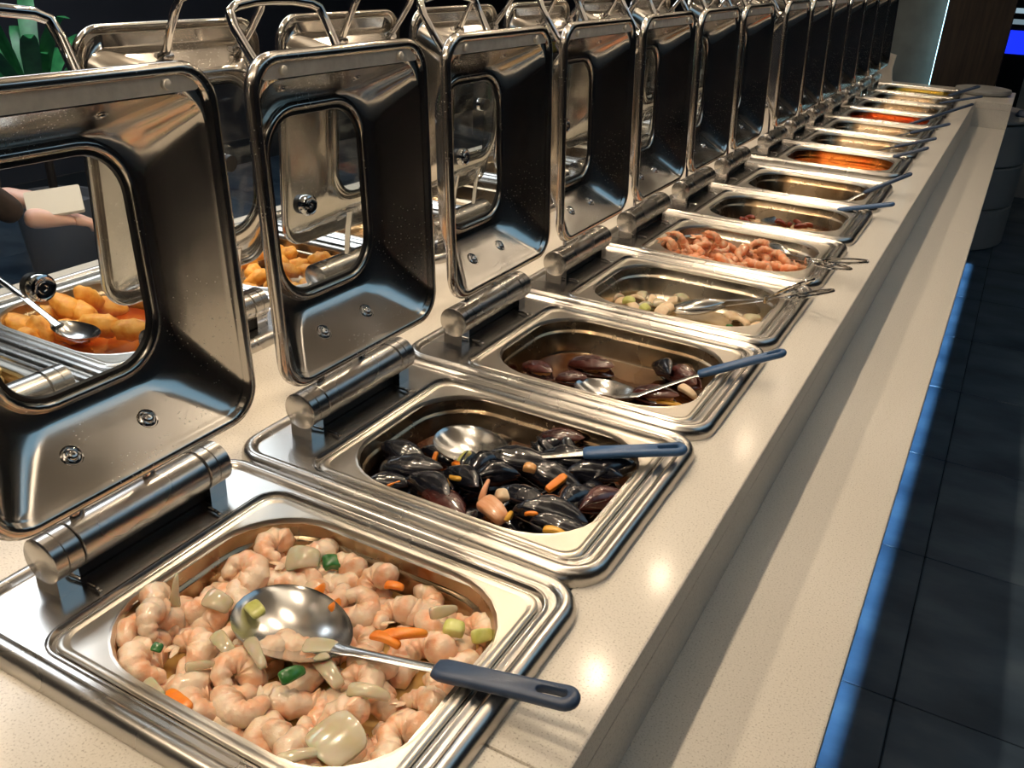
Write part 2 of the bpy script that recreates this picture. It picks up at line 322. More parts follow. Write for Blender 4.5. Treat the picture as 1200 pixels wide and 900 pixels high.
# ------------------------------------------------------------------ chafing station
def frame_mb():
    m = MB(); ox0, ox1, oy0, oy1 = -.125, .430, -.037, .3615
    loops = []
    for d, z in ((.0, -.012), (.0, -.005), (.0015, .001), (.005, .006), (.010, .0085), (.015, .0085), (.0195, .006), (.0215, .003), (.0225, .0022), (.0235, .0022)):
        loops.append([(x, y, z) for x, y, _ in rr(ox0+d, ox1-d, oy0+d, oy1-d, .052-d)])
    ix0, ix1, iy0, iy1 = -.001, .392, -.001, .3225
    for d, z, r in ((.0118, .0022, .035), (.0105, .0022, .034), (.0085, .0042, .032), (.0065, .0042, .030), (.0045, .0015, .026), (.003, -.002, .024), (-.004, -.0035, .02), (-.02, -.0045, .02)):
        loops.append([(x, y, z) for x, y, _ in rr(ix0-d, ix1+d, iy0-d*.8, iy1+d, r)])
    m.loft(loops); return m
def pan_mb(depth=.075):
    m = MB(); L_ = []
    for d, z in ((-.0, -.002), (.0, .0), (.002, .0018), (.006, .0018), (.0085, 0), (.0098, 0)): L_.append(rr(.0+d, .391-d, .0+d, .3215-d, .022, 7, z))
    a = (.012, .380, .013, .311)
    for d, z, r in ((-.0016, .0, .0985), (-.0010, .0, .098), (.0002, .0007, .0975), (.0010, .0006, .097), (.002, -.001, .096), (.004, -.006, .094), (.0055, -.022, .092), (.007, -.0235, .090), (.0095, -.025, .088), (.011, -.028, .087),
                    (.017, -depth+.014, .083), (.021, -depth+.005, .078), (.032, -depth, .068), (.07, -depth-.0005, .03)):
        L_.append(rr(a[0]+d, a[1]-d, a[2]+d, a[3]-d, r, 7, z))
    m.loft(L_, False, True); return m
LH, LW = .4156, .3514
def lidmap(pts, base=(-.0231, -.0183, .107), tilt=.0505):
    u = Vector((-math.sin(tilt), 0, math.cos(tilt))); n = Vector((-math.cos(tilt), 0, -math.sin(tilt)))
    return [tuple(Vector(base)+u*a+Vector((0, b, 0))+n*d) for a, b, d in pts]
def lid_loops():
    R = (0, LH, 0, LW); out = []
    for d, n in ((.004, .010), (.0005, .007), (0, .002), (.0015, -.003), (.005, -.0055), (.009, -.0055), (.012, -.0035), (.0135, .001)):
        e = .012 if False else 0
        out.append(rr(R[0]+d, R[1]-d-e, R[2]+d, R[3]-d, .045-d*.5, 8, n))
    # wide flange only at the free (upper) edge
    A = (.0150, LH-.031, .0150, LW-.0150); B = (.083, LH-.068, .068, LW-.070)
    for t, n in ((0, .002), (.02, .004), (.08, .0085), (.3, .0245), (.55, .0420), (.78, .0565), (.88, .0605), (.95, .0620), (1, .0625)):
        q = [A[i]+(B[i]-A[i])*t for i in range(4)]; out.append(rr(q[0], q[1], q[2], q[3], .038+(.066-.038)*t, 8, n))
    for d, n in ((.001, .0590), (.004, .0560), (.008, .0560), (.011, .0590), (.0125, .0645)):
        out.append(rr(B[0]+d, B[1]-d, B[2]+d, B[3]-d, .066-d, 8, n))
    return out, B
def make_lid(parent):
    loops, B = lid_loops(); m = MB(); m.loft([lidmap(l) for l in loops])
    lid = m.build('lid', LIDSTEEL, parent, ang=60)
    sm = lid.modifiers.new('solid', 'SOLIDIFY'); sm.thickness = .0012; sm.offset = 0
    g = MB(); g.loft([lidmap(rr(B[0]+d, B[1]-d, B[2]+d, B[3]-d, .066-d, 8, n)) for d, n in ((.0105, .0640), (.0125, .0600), (.0165, .0600), (.018, .0640))])
    g.build('gasket', BLACK, lid)
    p = MB(); p.loft([lidmap(rr(B[0]+.011, B[1]-.011, B[2]+.011, B[3]-.011, .055, 8, n)) for n in (.0647, .0677)], True, True); p.build('window_pane', GLASS, lid, smooth=False)
    def stud(a, b, n, r, tiltn, prof, mname, material):
        """turned fitting on the lid; tiltn: how far its axis leans towards +a"""
        tl_ = .0505; u = Vector((-math.sin(tl_), 0, math.cos(tl_))); nn = Vector((math.cos(tl_), 0, math.sin(tl_)))
        c = Vector(lidmap([(a, b, n)])[0]); ax = (nn*math.cos(tiltn)+u*math.sin(tiltn)).normalized()
        e1 = Vector((0, 1, 0)); e2 = ax.cross(e1)
        k = MB(); k.loft([[tuple(c+ax*h+e1*(rad*math.cos(q*PI/10))+e2*(rad*math.sin(q*PI/10))) for q in range(20)] for rad, h in prof], True, True)
        return k.build(mname, material, lid)
    wash = [(.0125, -.003), (.0125, .0006), (.0115, .0018), (.0098, .0008), (.0093, .0020), (.0080, .0026), (.0066, .0014), (.0062, .0032), (.0050, .0050), (.0030, .0058), (.0014, .0058), (.0012, .0035)]
    small = [(r*.62, h*.7) for r, h in wash]
    for a, b, n, t, pr in ((.042, .120, .0315, .72, wash), (.042, .2165, .0315, .72, wash), (LH-.045, .085, .0290, -.98, small), (LH-.045, .229, .0290, -.98, small)):
        stud(a, b, n, 0, t, pr, 'screw', CHROME)
    stud((B[0]+B[1])/2-.004, .150, .0635, 0, 0, [(.014, -.006), (.0145, 0), (.0135, .004), (.0115, .005), (.0105, .0042), (.0065, .0042), (.006, .0055), (.0035, .0055), (.003, .003)], 'knob', CHROME)
    stud((B[0]+B[1])/2-.004, .150, .0715, 0, 0, [(.013, -.008), (.0135, 0), (.012, .002)], 'knob', BLACK)
    for b in (.055, LW-.066): stud(LH-.0205, b, -.001, 0, 0, [(.0052, -.0005), (.0056, .004), (.0048, .006), (.002, .0066)], 'bumper', WHITERUB)
    h = MB()
    pts = [(LH-.042, .081, .040), (LH-.030, .079, .050), (LH-.006, .074, .064), (LH+.022, .071, .080), (LH+.040, .074, .088), (LH+.046, .088, .091), (LH+.050, .120, .094)]
    pts = pts+[(LH+.051, .155, .095)]+[(a, .31-b, n) for a, b, n in pts[::-1]]
    h.tube(lidmap(pts), .0062, 12, up=(0, 0, 1), flat=1.0)
    h.build('lid_handle', CHROME, lid)
    for b in (.081, .229): MB().tube(lidmap([(LH-.046, b, .040), (LH-.038, b, .050)]), [.0115, .009], 12).build('handle_foot', CHROME, lid)
    for b in (.118, .2135):
        am = MB(); am.tube(lidmap([(.055, b, .051), (.02, b, .046), (-.012, b, .044), (-.042, b, .044)]), .009, 8, flat=.35, up=(1, 0, 0)); am.build('hinge_arm', CHROME, lid)
    sp_ = MB(); sp_.loft([lidmap(rr(LH-.0295, LH-.0125, .022, LW-.022, .006, 3, n)) for n in (.0015, -.0010, -.0016)], True, True); sp_.build('seal_strip', SEAL, lid)
    return lid
def make_station(with_lid=True):
    st = empty('chafing_station')
    frame_mb().build('frame', STEEL, st, ang=50)
    hx, hz, hr = -.062, .045, .0262
    hb = MB().lathe([(hr-.001, .083), (hr, .084), (hr, .256), (hr-.001, .257)], 28, 'y', (hx, 0, hz)); hb.build('hinge_barrel', STEEL, st)
    for y0, y1 in ((.046, .082), (.258, .294)):
        ys = (y0, y1) if y0 < .1 else (y0, y1)
        c = MB().lathe([(hr-.002, y0), (hr+.0005, y0+.002), (hr+.0005, y0+.015), (hr-.001, y0+.0155), (hr-.001, y0+.0165), (hr+.0005, y0+.017), (hr+.0005, y1-.002), (hr-.002, y1)], 28, 'y', (hx, 0, hz)).build('hinge_cap', STEEL, st)
        b = MB(); b.box(hx-.020, hx+.017, y0+.004, y0+.030, .002, hz-.006); b.build('hinge_bracket', CHROME, st, smooth=False)
    MB().box(hx-.012, hx+.004, .076, .262, .004, .030).build('hinge_shade_block', HINGESHADE, st, smooth=False)  # black block standing in for the shade under the hinge barrel
    for y in (.080, .250): MB().tube([(-.040, y, .0055), (-.022, y-.002, .007), (-.017, y-.002, .0045)], .0022, 8).build('clip', CHROME, st)
    if with_lid: make_lid(st)
    return st
NUM = ['nearest', 'second', 'third', 'fourth', 'fifth', 'sixth', 'seventh']
FOOD = ['pale peeled shrimp', 'black mussels', 'a few mussels in brown sauce', 'leftover onion and fish pieces', 'orange cooked shrimp', 'red chillies', 'an empty oily pan',
        'bright orange sauce', 'a thin oily film', 'brown gravy', 'red sauce', 'an almost empty pan', 'clear oily liquid', 'yellow sauce']
proto = make_station(); fp = None
pan0 = pan_mb().build('food_pan', PANSTEEL, ang=50)
stations = []
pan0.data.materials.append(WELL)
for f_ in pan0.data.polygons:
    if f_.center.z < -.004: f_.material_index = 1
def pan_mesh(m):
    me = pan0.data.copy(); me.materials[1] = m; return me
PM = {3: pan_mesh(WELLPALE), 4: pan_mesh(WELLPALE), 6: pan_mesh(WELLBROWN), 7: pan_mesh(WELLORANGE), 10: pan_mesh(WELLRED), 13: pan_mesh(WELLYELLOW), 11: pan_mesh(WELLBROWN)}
for k, y in enumerate(YS):
    s = proto if k == 0 else copy_tree(proto)
    s.location = (0, y, 0); tag(s, 'steel buffet station with raised lid around %s' % FOOD[k], 'food warmer', 'front row buffet stations'); stations.append(s)
    pn = pan0 if k == 0 else pan0.copy()
    if k: scene.collection.objects.link(pn)
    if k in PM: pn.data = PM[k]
    pn.location = (0, y, 0); tag(pn, 'steel food pan holding %s' % FOOD[k], 'pan', 'front row food pans')
ORD = ['first', 'second', 'third', 'fourth', 'fifth', 'sixth', 'seventh', 'eighth', 'ninth', 'tenth', 'eleventh', 'twelfth', 'thirteenth', 'fourteenth']
FARF = ['golden potato wedges', 'pale potato fries', 'orange fried puffs', 'golden nuggets']
nolid = make_station(False)
first = True
for k, y in enumerate(FARYS):
    if k == 1: s = nolid
    else: s = copy_tree(proto)
    s.location = (-.47, y+.3225, 0); s.rotation_euler.z = PI
    lab = ('lidless steel buffet station beyond the nearest lid, around pale fries' if k == 1 else
           'steel buffet station in the back row beyond lids, around %s' % FARF[k] if k < 4 else 'steel station in the back row, %s from the camera, hidden behind raised lids' % ORD[k])
    tag(s, lab, 'food warmer', 'back row buffet stations')
    pn = pan0.copy(); scene.collection.objects.link(pn); pn.location = (-.47, y+.3225, 0); pn.rotation_euler.z = PI
    tag(pn, 'steel food pan in the back row holding %s' % FARF[k] if k < 4 else 'steel food pan in the back row, %s from the camera, hidden by lids' % ORD[k], 'pan', 'back row food pans')

# sauces
def sauce(k, z, m, label, y=None, x=0, rz=0):
    d = .0055+.0055*min(1, -z/.028)+max(0, (-z-.028))*.18
    b = MB(); b.loft([rr(.012+d, .380-d, .013+d, .311-d, .087, 7, z)], False, True)
    o = b.build('sauce', m, smooth=False, loc=(x, YS[k] if y is None else y, 0)); o.rotation_euler.z = rz; tag(o, label, 'sauce', kind='stuff'); return o
sauce(0, -.050, BROTH, 'yellow broth around the pale shrimp in the nearest pan')
sauce(1, -.055, BROWNSAUCE, 'dark brown sauce under the black mussels')
sauce(2, -.066, sauce_mat('dark_gravy', (.035, .010, .003), (.11, .038, .010)), 'brown sauce in the bottom of the third pan')
sauce(3, -.0735, OIL, 'thin clear sauce under the leftover onion pieces')
sauce(5, -.064, GRAVY, 'brown oily sauce around the red chillies')
sauce(6, -.072, OIL, 'thin brown oil film in the empty pan')
sauce(7, -.034, ORANGESAUCE, 'bright orange sauce in the eighth pan of the front row')
sauce(8, -.045, GRAVY, 'oily film in the ninth pan, just beyond the orange sauce')
sauce(9, -.045, GRAVY, 'thin brown gravy in the pan before the red sauce')
sauce(10, -.022, REDSAUCE, 'red sauce filling a pan near the far end')
sauce(11, -.040, GRAVY, 'brown oil in the pan just beyond the red sauce')
sauce(12, -.035, OIL, 'clear oily liquid in the second to last pan')
sauce(13, -.016, YELLOWSAUCE, 'yellow sauce in the last pan at the far end')

# ------------------------------------------------------------------ utensils
def frame3(p0, p1, up=(0, 0, 1)):
    x = (p1-p0).normalized(); y = Vector(up).cross(x).normalized(); z = x.cross(y); return x, y, z
def handle_part(m, parent, H, Eh, wd, base, th=.011, ring=True):
    x, y, z = frame3(H, Eh); Ln = (Eh-H).length; o = H-base
    def outl(ins, h):
        p = []
        n = 9
        for i in range(n+1):      # far round end
            a = -PI/2+PI*i/n; r = wd/2-ins; p.append((Ln-wd/2+r*math.cos(a), r*math.sin(a)))
        for i in range(1, 6): t = i/6; p.append((Ln*(1-t)-wd/2*(1-t)+.0, (wd/2-ins)*(1-.10*math.sin(t*PI))))
        for i in range(5): a = (1-i/4); p.append((ins+.010*abs(1-a*2)*0+(.009 if i in (0, 4) else .0015 if i in (1, 3) else 0), (wd/2*.94-ins)*(1 if i == 0 else .76 if i == 1 else 0 if i == 2 else -.76 if i == 3 else -1)))
        for i in range(5, 0, -1): t = i/6; p.append((Ln*(1-t)-wd/2*(1-t), -(wd/2-ins)*(1-.10*math.sin(t*PI))))
        return [tuple(o+x*a+y*b+z*h) for a, b in p]
    n = len(outl(0, 0)); hc = Ln-wd*.95; hl = wd*.36; hw = wd*.17
    def hole(g, h):
        p = []
        for i in range(10): a = -PI/2+PI*i/9; p.append((hc+hl+(hw+g)*math.cos(a), (hw+g)*math.sin(a)))
        for i in range(n-10-9): p.append((hc+hl-(2*hl)*(i+1)/(n-18), hw+g)) if i < 4 else p.append((hc+hl-(2*hl)*(8-i if 8-i > 0 else 0)/9, hw+g))
        return p
    # simple matched hole loop by arc order
    def hole2(g, h):
        q = []; N1 = n
        for i in range(N1):
            a = -PI/2+2*PI*i/N1; cx = hl if math.cos(a) > 0 else -hl
            q.append((hc+cx+(hw+g)*math.cos(a), (hw+g)*math.sin(a)))
        return [tuple(o+x*a+y*b+z*h) for a, b in q]
    b = MB(); T = th/2
    b.loft([hole2(0, 0), hole2(0, T-.001), hole2(.001, T), outl(.004, T), outl(.0012, T*.65), outl(0, 0), outl(.0012, -T*.65), outl(.004, -T), hole2(.001, -T), hole2(0, -T+.001), hole2(0, 0)])
    return b.build('handle', m, parent, ang=50)
def spoon(name, T, Nk, H, Eh, wd, label, hm=NAVY, hw=.028, group=None, depth=.020, sw=.0065, bank=0):
    root = empty(name, T); T = Vector(T); x, y, z = frame3(T, Nk); Lb = (Nk-T).length
    if bank: q = Matrix.Rotation(bank, 3, x); y = q @ y; z = q @ z
    nu, nv = 18, 9; top = []; 
    def ptb(s, r, off):
        # s angle around, r radius 0..1
        a = s*2*PI/28; ca = math.cos(a); px = Lb/2+ca*r*Lb/2; w_ = wd/2*(1+.10*math.cos(a+PI)*r); py = math.sin(a)*r*w_
        return tuple(x*px+y*py+z*(-depth*(1-r**2.2)+off))
    b = MB(); rs = [.12, .3, .5, .68, .82, .92, 1.0]
    loops = [[ptb(s, r, 0) for s in range(28)] for r in rs]+[[ptb(s, 1.015, .0004) for s in range(28)]]+[[ptb(s, r, -.0012) for s in range(28)] for r in rs[::-1]]
    b.loft(loops, True, True); b.build('bowl', UTENSIL, root, ang=60)
    s_ = MB(); d0 = Nk-T; pts = [d0-x*.012-z*.0025, d0+x*.0, d0+(H-Nk)*.12+z*.0005, d0+(H-Nk)*.5, (H-T)+(Eh-H).normalized()*.012]
    s_.tube(pts, [sw*1.5, sw*1.35, sw*1.05, sw, sw], 12, flat=.30, up=z); s_.build('shaft', UTENSIL, root)
    handle_part(hm, root, H, Eh, hw, T); return tag(root, label, 'spoon', group)
def tongs(T, Nk, Cr, R1, R2, label, bw=.05):
    root = empty('serving_tongs', T); T = Vector(T); x, y, z = frame3(T, Nk); Lb = (Nk-T).length
    for i, (off, R_) in enumerate(((.0, R1), (.010, R2))):
        b = MB(); rs = [.15, .4, .65, .85, 1.0]; sgn = 1 if i == 0 else -1
        def P_(s, r, o2): a = s*2*PI/20; return tuple(x*(Lb/2+math.cos(a)*r*Lb/2)+y*(math.sin(a)*r*bw/2*(1-.2*math.cos(a)))+z*(sgn*-.010*(1-r*r)+o2+off*1.2))
        b.loft([[P_(s, r, 0) for s in range(20)] for r in rs]+[[P_(s, r, -.0012) for s in range(20)] for r in rs[::-1]], True, True); b.build('jaw', UTENSIL, root, ang=60)
        a = MB(); d = (R_-Cr); side = (1 if i else -1)
        c = Cr-T+z*(off*.3); rc = R_-T; dn = (rc-c).normalized(); ln = .052; st = rc-dn*ln
        a.tube([Nk-T-x*.008+z*off, Nk-T+z*off+y*side*.004, c, c+(st-c)*.5+z*.003, st], [.0045, .0035, .0042, .0036, .0034], 10, flat=.5, up=z); a.build('arm', UTENSIL, root)
        ring = MB(); sy = Vector((0, 0, 1)).cross(dn).normalized()
        pts = [rc+dn*(math.cos(q*2*PI/24)*ln)+sy*(math.sin(q*2*PI/24)*.021) for q in range(24)]
        ring.tube([tuple(p) for p in pts], .0034, 8, closed=True, up=(0, 0, 1)); ring.build('finger_ring', CHROME, root)
    cr = MB().lathe([(.006, -.006), (.007, 0), (.006, .010)], 14, 'z', tuple(Cr-T)); cr.build('rivet', CHROME, root)
    return tag(root, label, 'tongs')
A = at
spoon('serving_spoon', A(287, 700, z=-.002), A(404, 762, z=-.006), A(508, 783, z=.006), A(680, 822, z=.030), .102, 'steel serving spoon with navy handle lying on the pale peeled shrimp', depth=.022, hw=.029)
spoon('serving_spoon', A(513, 507, z=-.004), A(596, 537, z=-.008), A(682, 531, z=.006), A(806, 526, z=.026), .082, 'steel serving spoon with blue handle lying on the black mussels', BLUE, bank=.15)
spoon('serving_spoon', A(674, 449, z=-.050), A(748, 463, z=-.046), A(817, 439, z=-.004), A(922, 412, z=.050), .072, 'steel serving spoon with blue handle in the brown mussel pan', BLUE, hw=.022)
tongs(A(790, 366, z=-.060), A(850, 358, z=-.048), A(898, 352, z=-.010), A(948, 345, z=.028), A(930, 337, z=.040), 'steel scissor tongs resting in the pan of leftover onion pieces')
tongs(A(900, 290, z=-.030), A(925, 303, z=-.020), A(946, 306, z=.008), A(976, 312, z=.022), A(990, 306, z=.030), 'steel scissor tongs resting among the orange cooked shrimp', .035)
spoon('serving_spoon', A(894, 262, z=-.050), A(925, 254, z=-.046), A(981, 246, z=-.002), A(1049, 239, z=.040), .06, 'steel spoon with blue handle over the pan of red chillies', BLUE, hw=.024)
spoon('serving_spoon', A(962, 248, z=-.062), A(984, 240, z=-.050), A(1012, 226, z=-.004), A(1069, 203, z=.060), .05, 'steel spoon with thin navy handle over the empty oily pan', hw=.018)
FS = [((985, 199), (1012, 192), (1046, 184), (1089, 173), .06, .024, 7, 'steel spoon with navy handle over the bright orange sauce'),
      ((1010, 183), (1028, 177), (1048, 172), (1098, 162), .05, .020, 8, 'navy handled spoon just beyond the one in the orange sauce'),
      ((1028, 166), (1045, 161), (1066, 156), (1114, 145), .05, .018, 9, 'navy handled spoon just before the red sauce'),
      ((1038, 156), (1055, 150), (1065, 146), (1140, 122), .05, .018, 10, 'long navy handled spoon reaching out of the red sauce'),
      ((1080, 128), (1092, 124), (1100, 121), (1152, 113), .04, .018, 12, 'navy handled spoon in the second to last pan'),
      ((1085, 117), (1100, 115), (1112, 112), (1148, 101), .05, .030, 13, 'spoon with wide looped navy handle in the yellow sauce')]
for a, b, c, d, w_, h_, k, lab in FS:
    spoon('serving_spoon', A(*a, z=-.045), A(*b, z=-.036), A(*c, z=.002), A(*d, z=.050), w_, lab, hw=h_)

# ------------------------------------------------------------------ food
rnd = random.Random(7)
def shrimp_mb(turn, R, r0, fat=1.0, tail=True):
    m = MB(); n = 22; pts = []; rad = []
    for i in range(n+1):
        t = i/n; a = turn*t; rr_ = R*(1-.25*t)
        pts.append((rr_*math.cos(a)+.0, rr_*math.sin(a), .004*math.sin(t*5)*t))
        env = (math.sin(min(1, t/.14)*PI/2)**.6)*(1-.55*t**1.5)
        rad.append(max(.0012, r0*env*(1+.105*math.cos(t*6.5*2*PI))))
    m.tube(pts, rad, 12, flat=fat)
    if tail:
        e = Vector(pts[-1]); d = (Vector(pts[-1])-Vector(pts[-3])).normalized(); s = Vector((-d.y, d.x, 0))
        for sg in (-.5, .5): m.tube([e-d*.002, e+d*.006+s*sg*.006, e+d*.013+s*sg*.010], [.0025, .0035, .001], 6, flat=.35)
    return m
def protos(fn, name, mats):
    out = []
    for a, mt in mats:
        o = fn(*a).build(name, mt, ang=80); scene.collection.objects.unlink(o); out.append(o)
    return out
SP = protos(shrimp_mb, 'shrimp', [((4.6, .0150, .0140, 1.0, False), SHRIMP), ((4.0, .0165, .0150, .95, True), SHRIMP), ((5.0, .0140, .0132, 1.05, False), SHRIMP), ((3.2, .0190, .0138, 1.0, True), SHRIMP), ((5.4, .0150, .0145, .9, False), SHRIMP)])
def place(p, loc, rot=None, sc=1.0, label=None, cat=None, group=None):
    o = p.copy(); scene.collection.objects.link(o); o.location = loc
    o.rotation_euler = rot if rot else (rnd.uniform(-.6, .6), rnd.uniform(-.6, .6), rnd.uniform(0, 2*PI)); o.scale = (sc,)*3
    tag(o, label, cat, group); return o
def scatter(x0, x1, y0, y1, n, mind, ok=lambda x, y: True, tries=4000):
    pts = []
    for _ in range(tries):
        x, y = rnd.uniform(x0, x1), rnd.uniform(y0, y1)
        if ok(x, y) and all((x-a)**2+(y-b)**2 > mind*mind for a, b in pts): pts.append((x, y))
        if len(pts) >= n: break
    return pts
def inpan(x, y, m=.03):
    dx = max(abs(x-.196)-(.184-m-.05), 0); dy = max(abs(y-.162)-(.149-m-.05), 0); return dx*dx+dy*dy < .05**2
def zone(x, y):
    h_ = 'left' if x < .14 else 'middle' if x < .26 else 'right'; v_ = 'near edge' if y < .11 else 'centre' if y < .21 else 'back wall'
    return 'pale pink peeled shrimp in the pile, %s, %s of the nearest pan' % (v_, h_)
SG = 'peeled shrimp piled in the nearest pan'; SL = 'pale pink peeled shrimp curled in the pile in the nearest pan'
def bowlz(x, y): return -.004*((x-.17)/.17)**2-.010*max(0, (x-.2)/.16)-.006*((y-.13)/.13)**2
for x, y in scatter(.03, .36, .03, .295, 75, .030, lambda x, y: inpan(x, y, .018)):
    place(rnd.choice(SP), (x, y, -.038+bowlz(x, y)+rnd.uniform(-.003, .003)), sc=rnd.uniform(1.0, 1.25), label=zone(x, y), cat='shrimp', group=SG)
for x, y in scatter(.04, .35, .035, .285, 60, .036, lambda x, y: inpan(x, y, .028) and not (.065 < x < .275 and .085 < y < .225)):
    place(rnd.choice(SP), (x, y, -.020+bowlz(x, y)+rnd.uniform(-.003, .004)), sc=rnd.uniform(1.0, 1.25), label=zone(x, y), cat='shrimp', group=SG)
o = place(SP[0], A(190, 712, z=-.012), (1.0, .2, 2.4), 1.1, 'pale shrimp stacked high at the left end of the nearest pan', 'shrimp')
o = place(SP[3], A(188, 735, z=-.012), (.9, .1, 2.2), 1.1, 'pale shrimp just under the raised tail at the left of pan', 'shrimp')

def chunk_mb(l, w_, h, bend=0, taper=0, n=5, rag=0, seed=1):
    """a cut slice: rounded slab, bent along its length"""
    r_ = random.Random(seed); m = MB(); loops = []
    for i in range(n+1):
        t = i/n-.5; W = w_/2*(1-taper*(t+.5))*(.82 if i in (0, n) else 1)*(1+r_.uniform(-rag, rag)); z0 = bend*(1-4*t*t); e = h*.25
        loops.append([(t*l, a*W, z0+b*h/2-bend*.35*a*a) for a, b in ((-1, -.6), (-.9, -1), (-.4, -1), (.4, -1), (.9, -1), (1, -.6), (1, .6), (.9, 1), (.4, 1), (-.4, 1), (-.9, 1), (-1, .6))])
    m.loft(loops, True, True); return m
def food(name, mb, m, loc, rot, label, cat, group=None, lv=1):
    o = mb.build(name, m, ang=80, loc=loc); o.rotation_euler = rot
    if lv: sub(o, lv)
    tag(o, label, cat, group); return o
V = [ ((206, 693), .004, .040, .013, .005, .004, .7, (.2, -1.25, 1.9), ONION, 'onion_piece', 'curved onion strip standing upright at the left of the pan'),
   # pixel, z, length, width, height, bend, taper, rotation, material, name, label
 ((355, 655), -.010, .042, .034, .006, .008, .3, (.4, -.1, .5), ONION, 'onion_piece', 'white onion chunk at the back of the nearest pan'),
 ((388, 660), -.018, .022, .020, .010, .004, 0, (.2, .2, .9), SCALLION, 'scallion_piece', 'dark green scallion at the back of the nearest pan'),
 ((184, 759), -.008, .012, .010, .003, .002, 0, (.3, .2, .4), SCALLION, 'scallion_piece', 'small dark green scallion bit at the left of the nearest pan'),
 ((343, 790), -.006, .030, .018, .004, .006, .4, (.6, .2, 1.3), SCALLION, 'scallion_piece', 'dark green scallion leaf just below the spoon bowl'),
 ((473, 744), -.004, .052, .015, .007, .005, .5, (.3, -.1, .55), CARROT, 'carrot_slice', 'bright orange carrot slice above the spoon shaft'),
 ((452, 750), -.006, .036, .016, .006, .004, .3, (-.2, .1, .1), CARROT, 'carrot_slice', 'orange carrot slice touching the long carrot above the spoon shaft'),
 ((375, 690), -.010, .026, .014, .004, .004, .7, (1.0, .2, 1.9), CARROT, 'carrot_slice', 'pointed carrot slice standing beside the spoon bowl'),
 ((393, 709), -.010, .022, .014, .004, .003, .6, (.9, 0, 1.8), CARROT, 'carrot_slice', 'pointed carrot bit at the right rim of the spoon bowl'),
 ((462, 687), -.018, .024, .012, .005, .003, .3, (.1, 0, .3), CARROT, 'carrot_slice', 'carrot slice at the back wall of the nearest pan'),
 ((206, 824), -.010, .038, .020, .006, .003, .1, (.2, 0, -.1), CARROT, 'carrot_slice', 'orange carrot slice at the front left edge of the nearest pan'),
 ((532, 737), -.014, .024, .019, .012, .002, .1, (.1, 0, .3), LEEK, 'celery_piece', 'pale green celery block right of the carrot slices'),
 ((565, 745), -.020, .026, .016, .008, .003, .1, (.8, .2, 1.0), LEEK, 'celery_piece', 'pale green celery block at the right end of the nearest pan'),
 ((520, 716), -.008, .036, .016, .006, .005, .5, (.9, .2, 1.1), ONION, 'onion_piece', 'pale onion strip standing by the celery blocks'),
 ((395, 866), -.006, .052, .048, .003, .006, .1, (.15, .1, -.3), ONION, 'onion_piece', 'large translucent onion square near the front edge'),
 ((352, 886), -.006, .045, .014, .004, .004, .4, (.2, .1, .9), ONION, 'onion_piece', 'narrow onion strip at the front edge of the nearest pan'),
 ((262, 755), -.006, .040, .018, .005, .006, .3, (.3, .1, -.3), ONION, 'onion_piece', 'onion strip left of the spoon bowl'),
 ((300, 765), -.006, .050, .016, .005, .006, .4, (.2, .0, -.5), ONION, 'onion_piece', 'long onion strip below left of the spoon bowl'),
 ((181, 806), -.006, .032, .012, .004, .004, .3, (.3, .0, -.2), ONION, 'onion_piece', 'short onion strip at the left front of the pan'),
 ((385, 786), -.018, .050, .020, .005, .006, .3, (.3, .1, -.4), ONION, 'onion_piece', 'broad onion strip below the spoon neck'),
 ((432, 812), -.008, .044, .016, .005, .006, .3, (.3, .1, .4), ONION, 'onion_piece', 'onion strip under the middle of the spoon shaft'),
 ((255, 705), -.010, .034, .024, .004, .006, .2, (.4, .2, .2), ONION, 'onion_piece', 'onion flake between the raised shrimp tail and spoon'),
 ((235, 780), -.006, .030, .012, .005, .005, .5, (.8, .2, 1.0), ONION, 'onion_piece', 'tapering onion strip left of centre in the pan'),
]
for i, ((u, v), z, l, w_, h, bd, tp, rot, m, nm, lab) in enumerate(V):
    food(nm, chunk_mb(l, w_, h, bd, tp, seed=i, rag=.08), m, A(u, v, z=z), rot, lab, nm.split('_')[0])
food('celery_piece', chunk_mb(.024, .018, .006, .002, .1), LEEK, A(299, 714, z=-.006), (.1, .1, -.3), 'pale green celery bit lying in the spoon bowl', 'celery')
food('onion_piece', chunk_mb(.040, .022, .003, .002, .3), ONION, A(376, 757, z=-.012), (.1, -.1, .35), 'flat pale onion piece lying in the spoon bowl', 'onion')

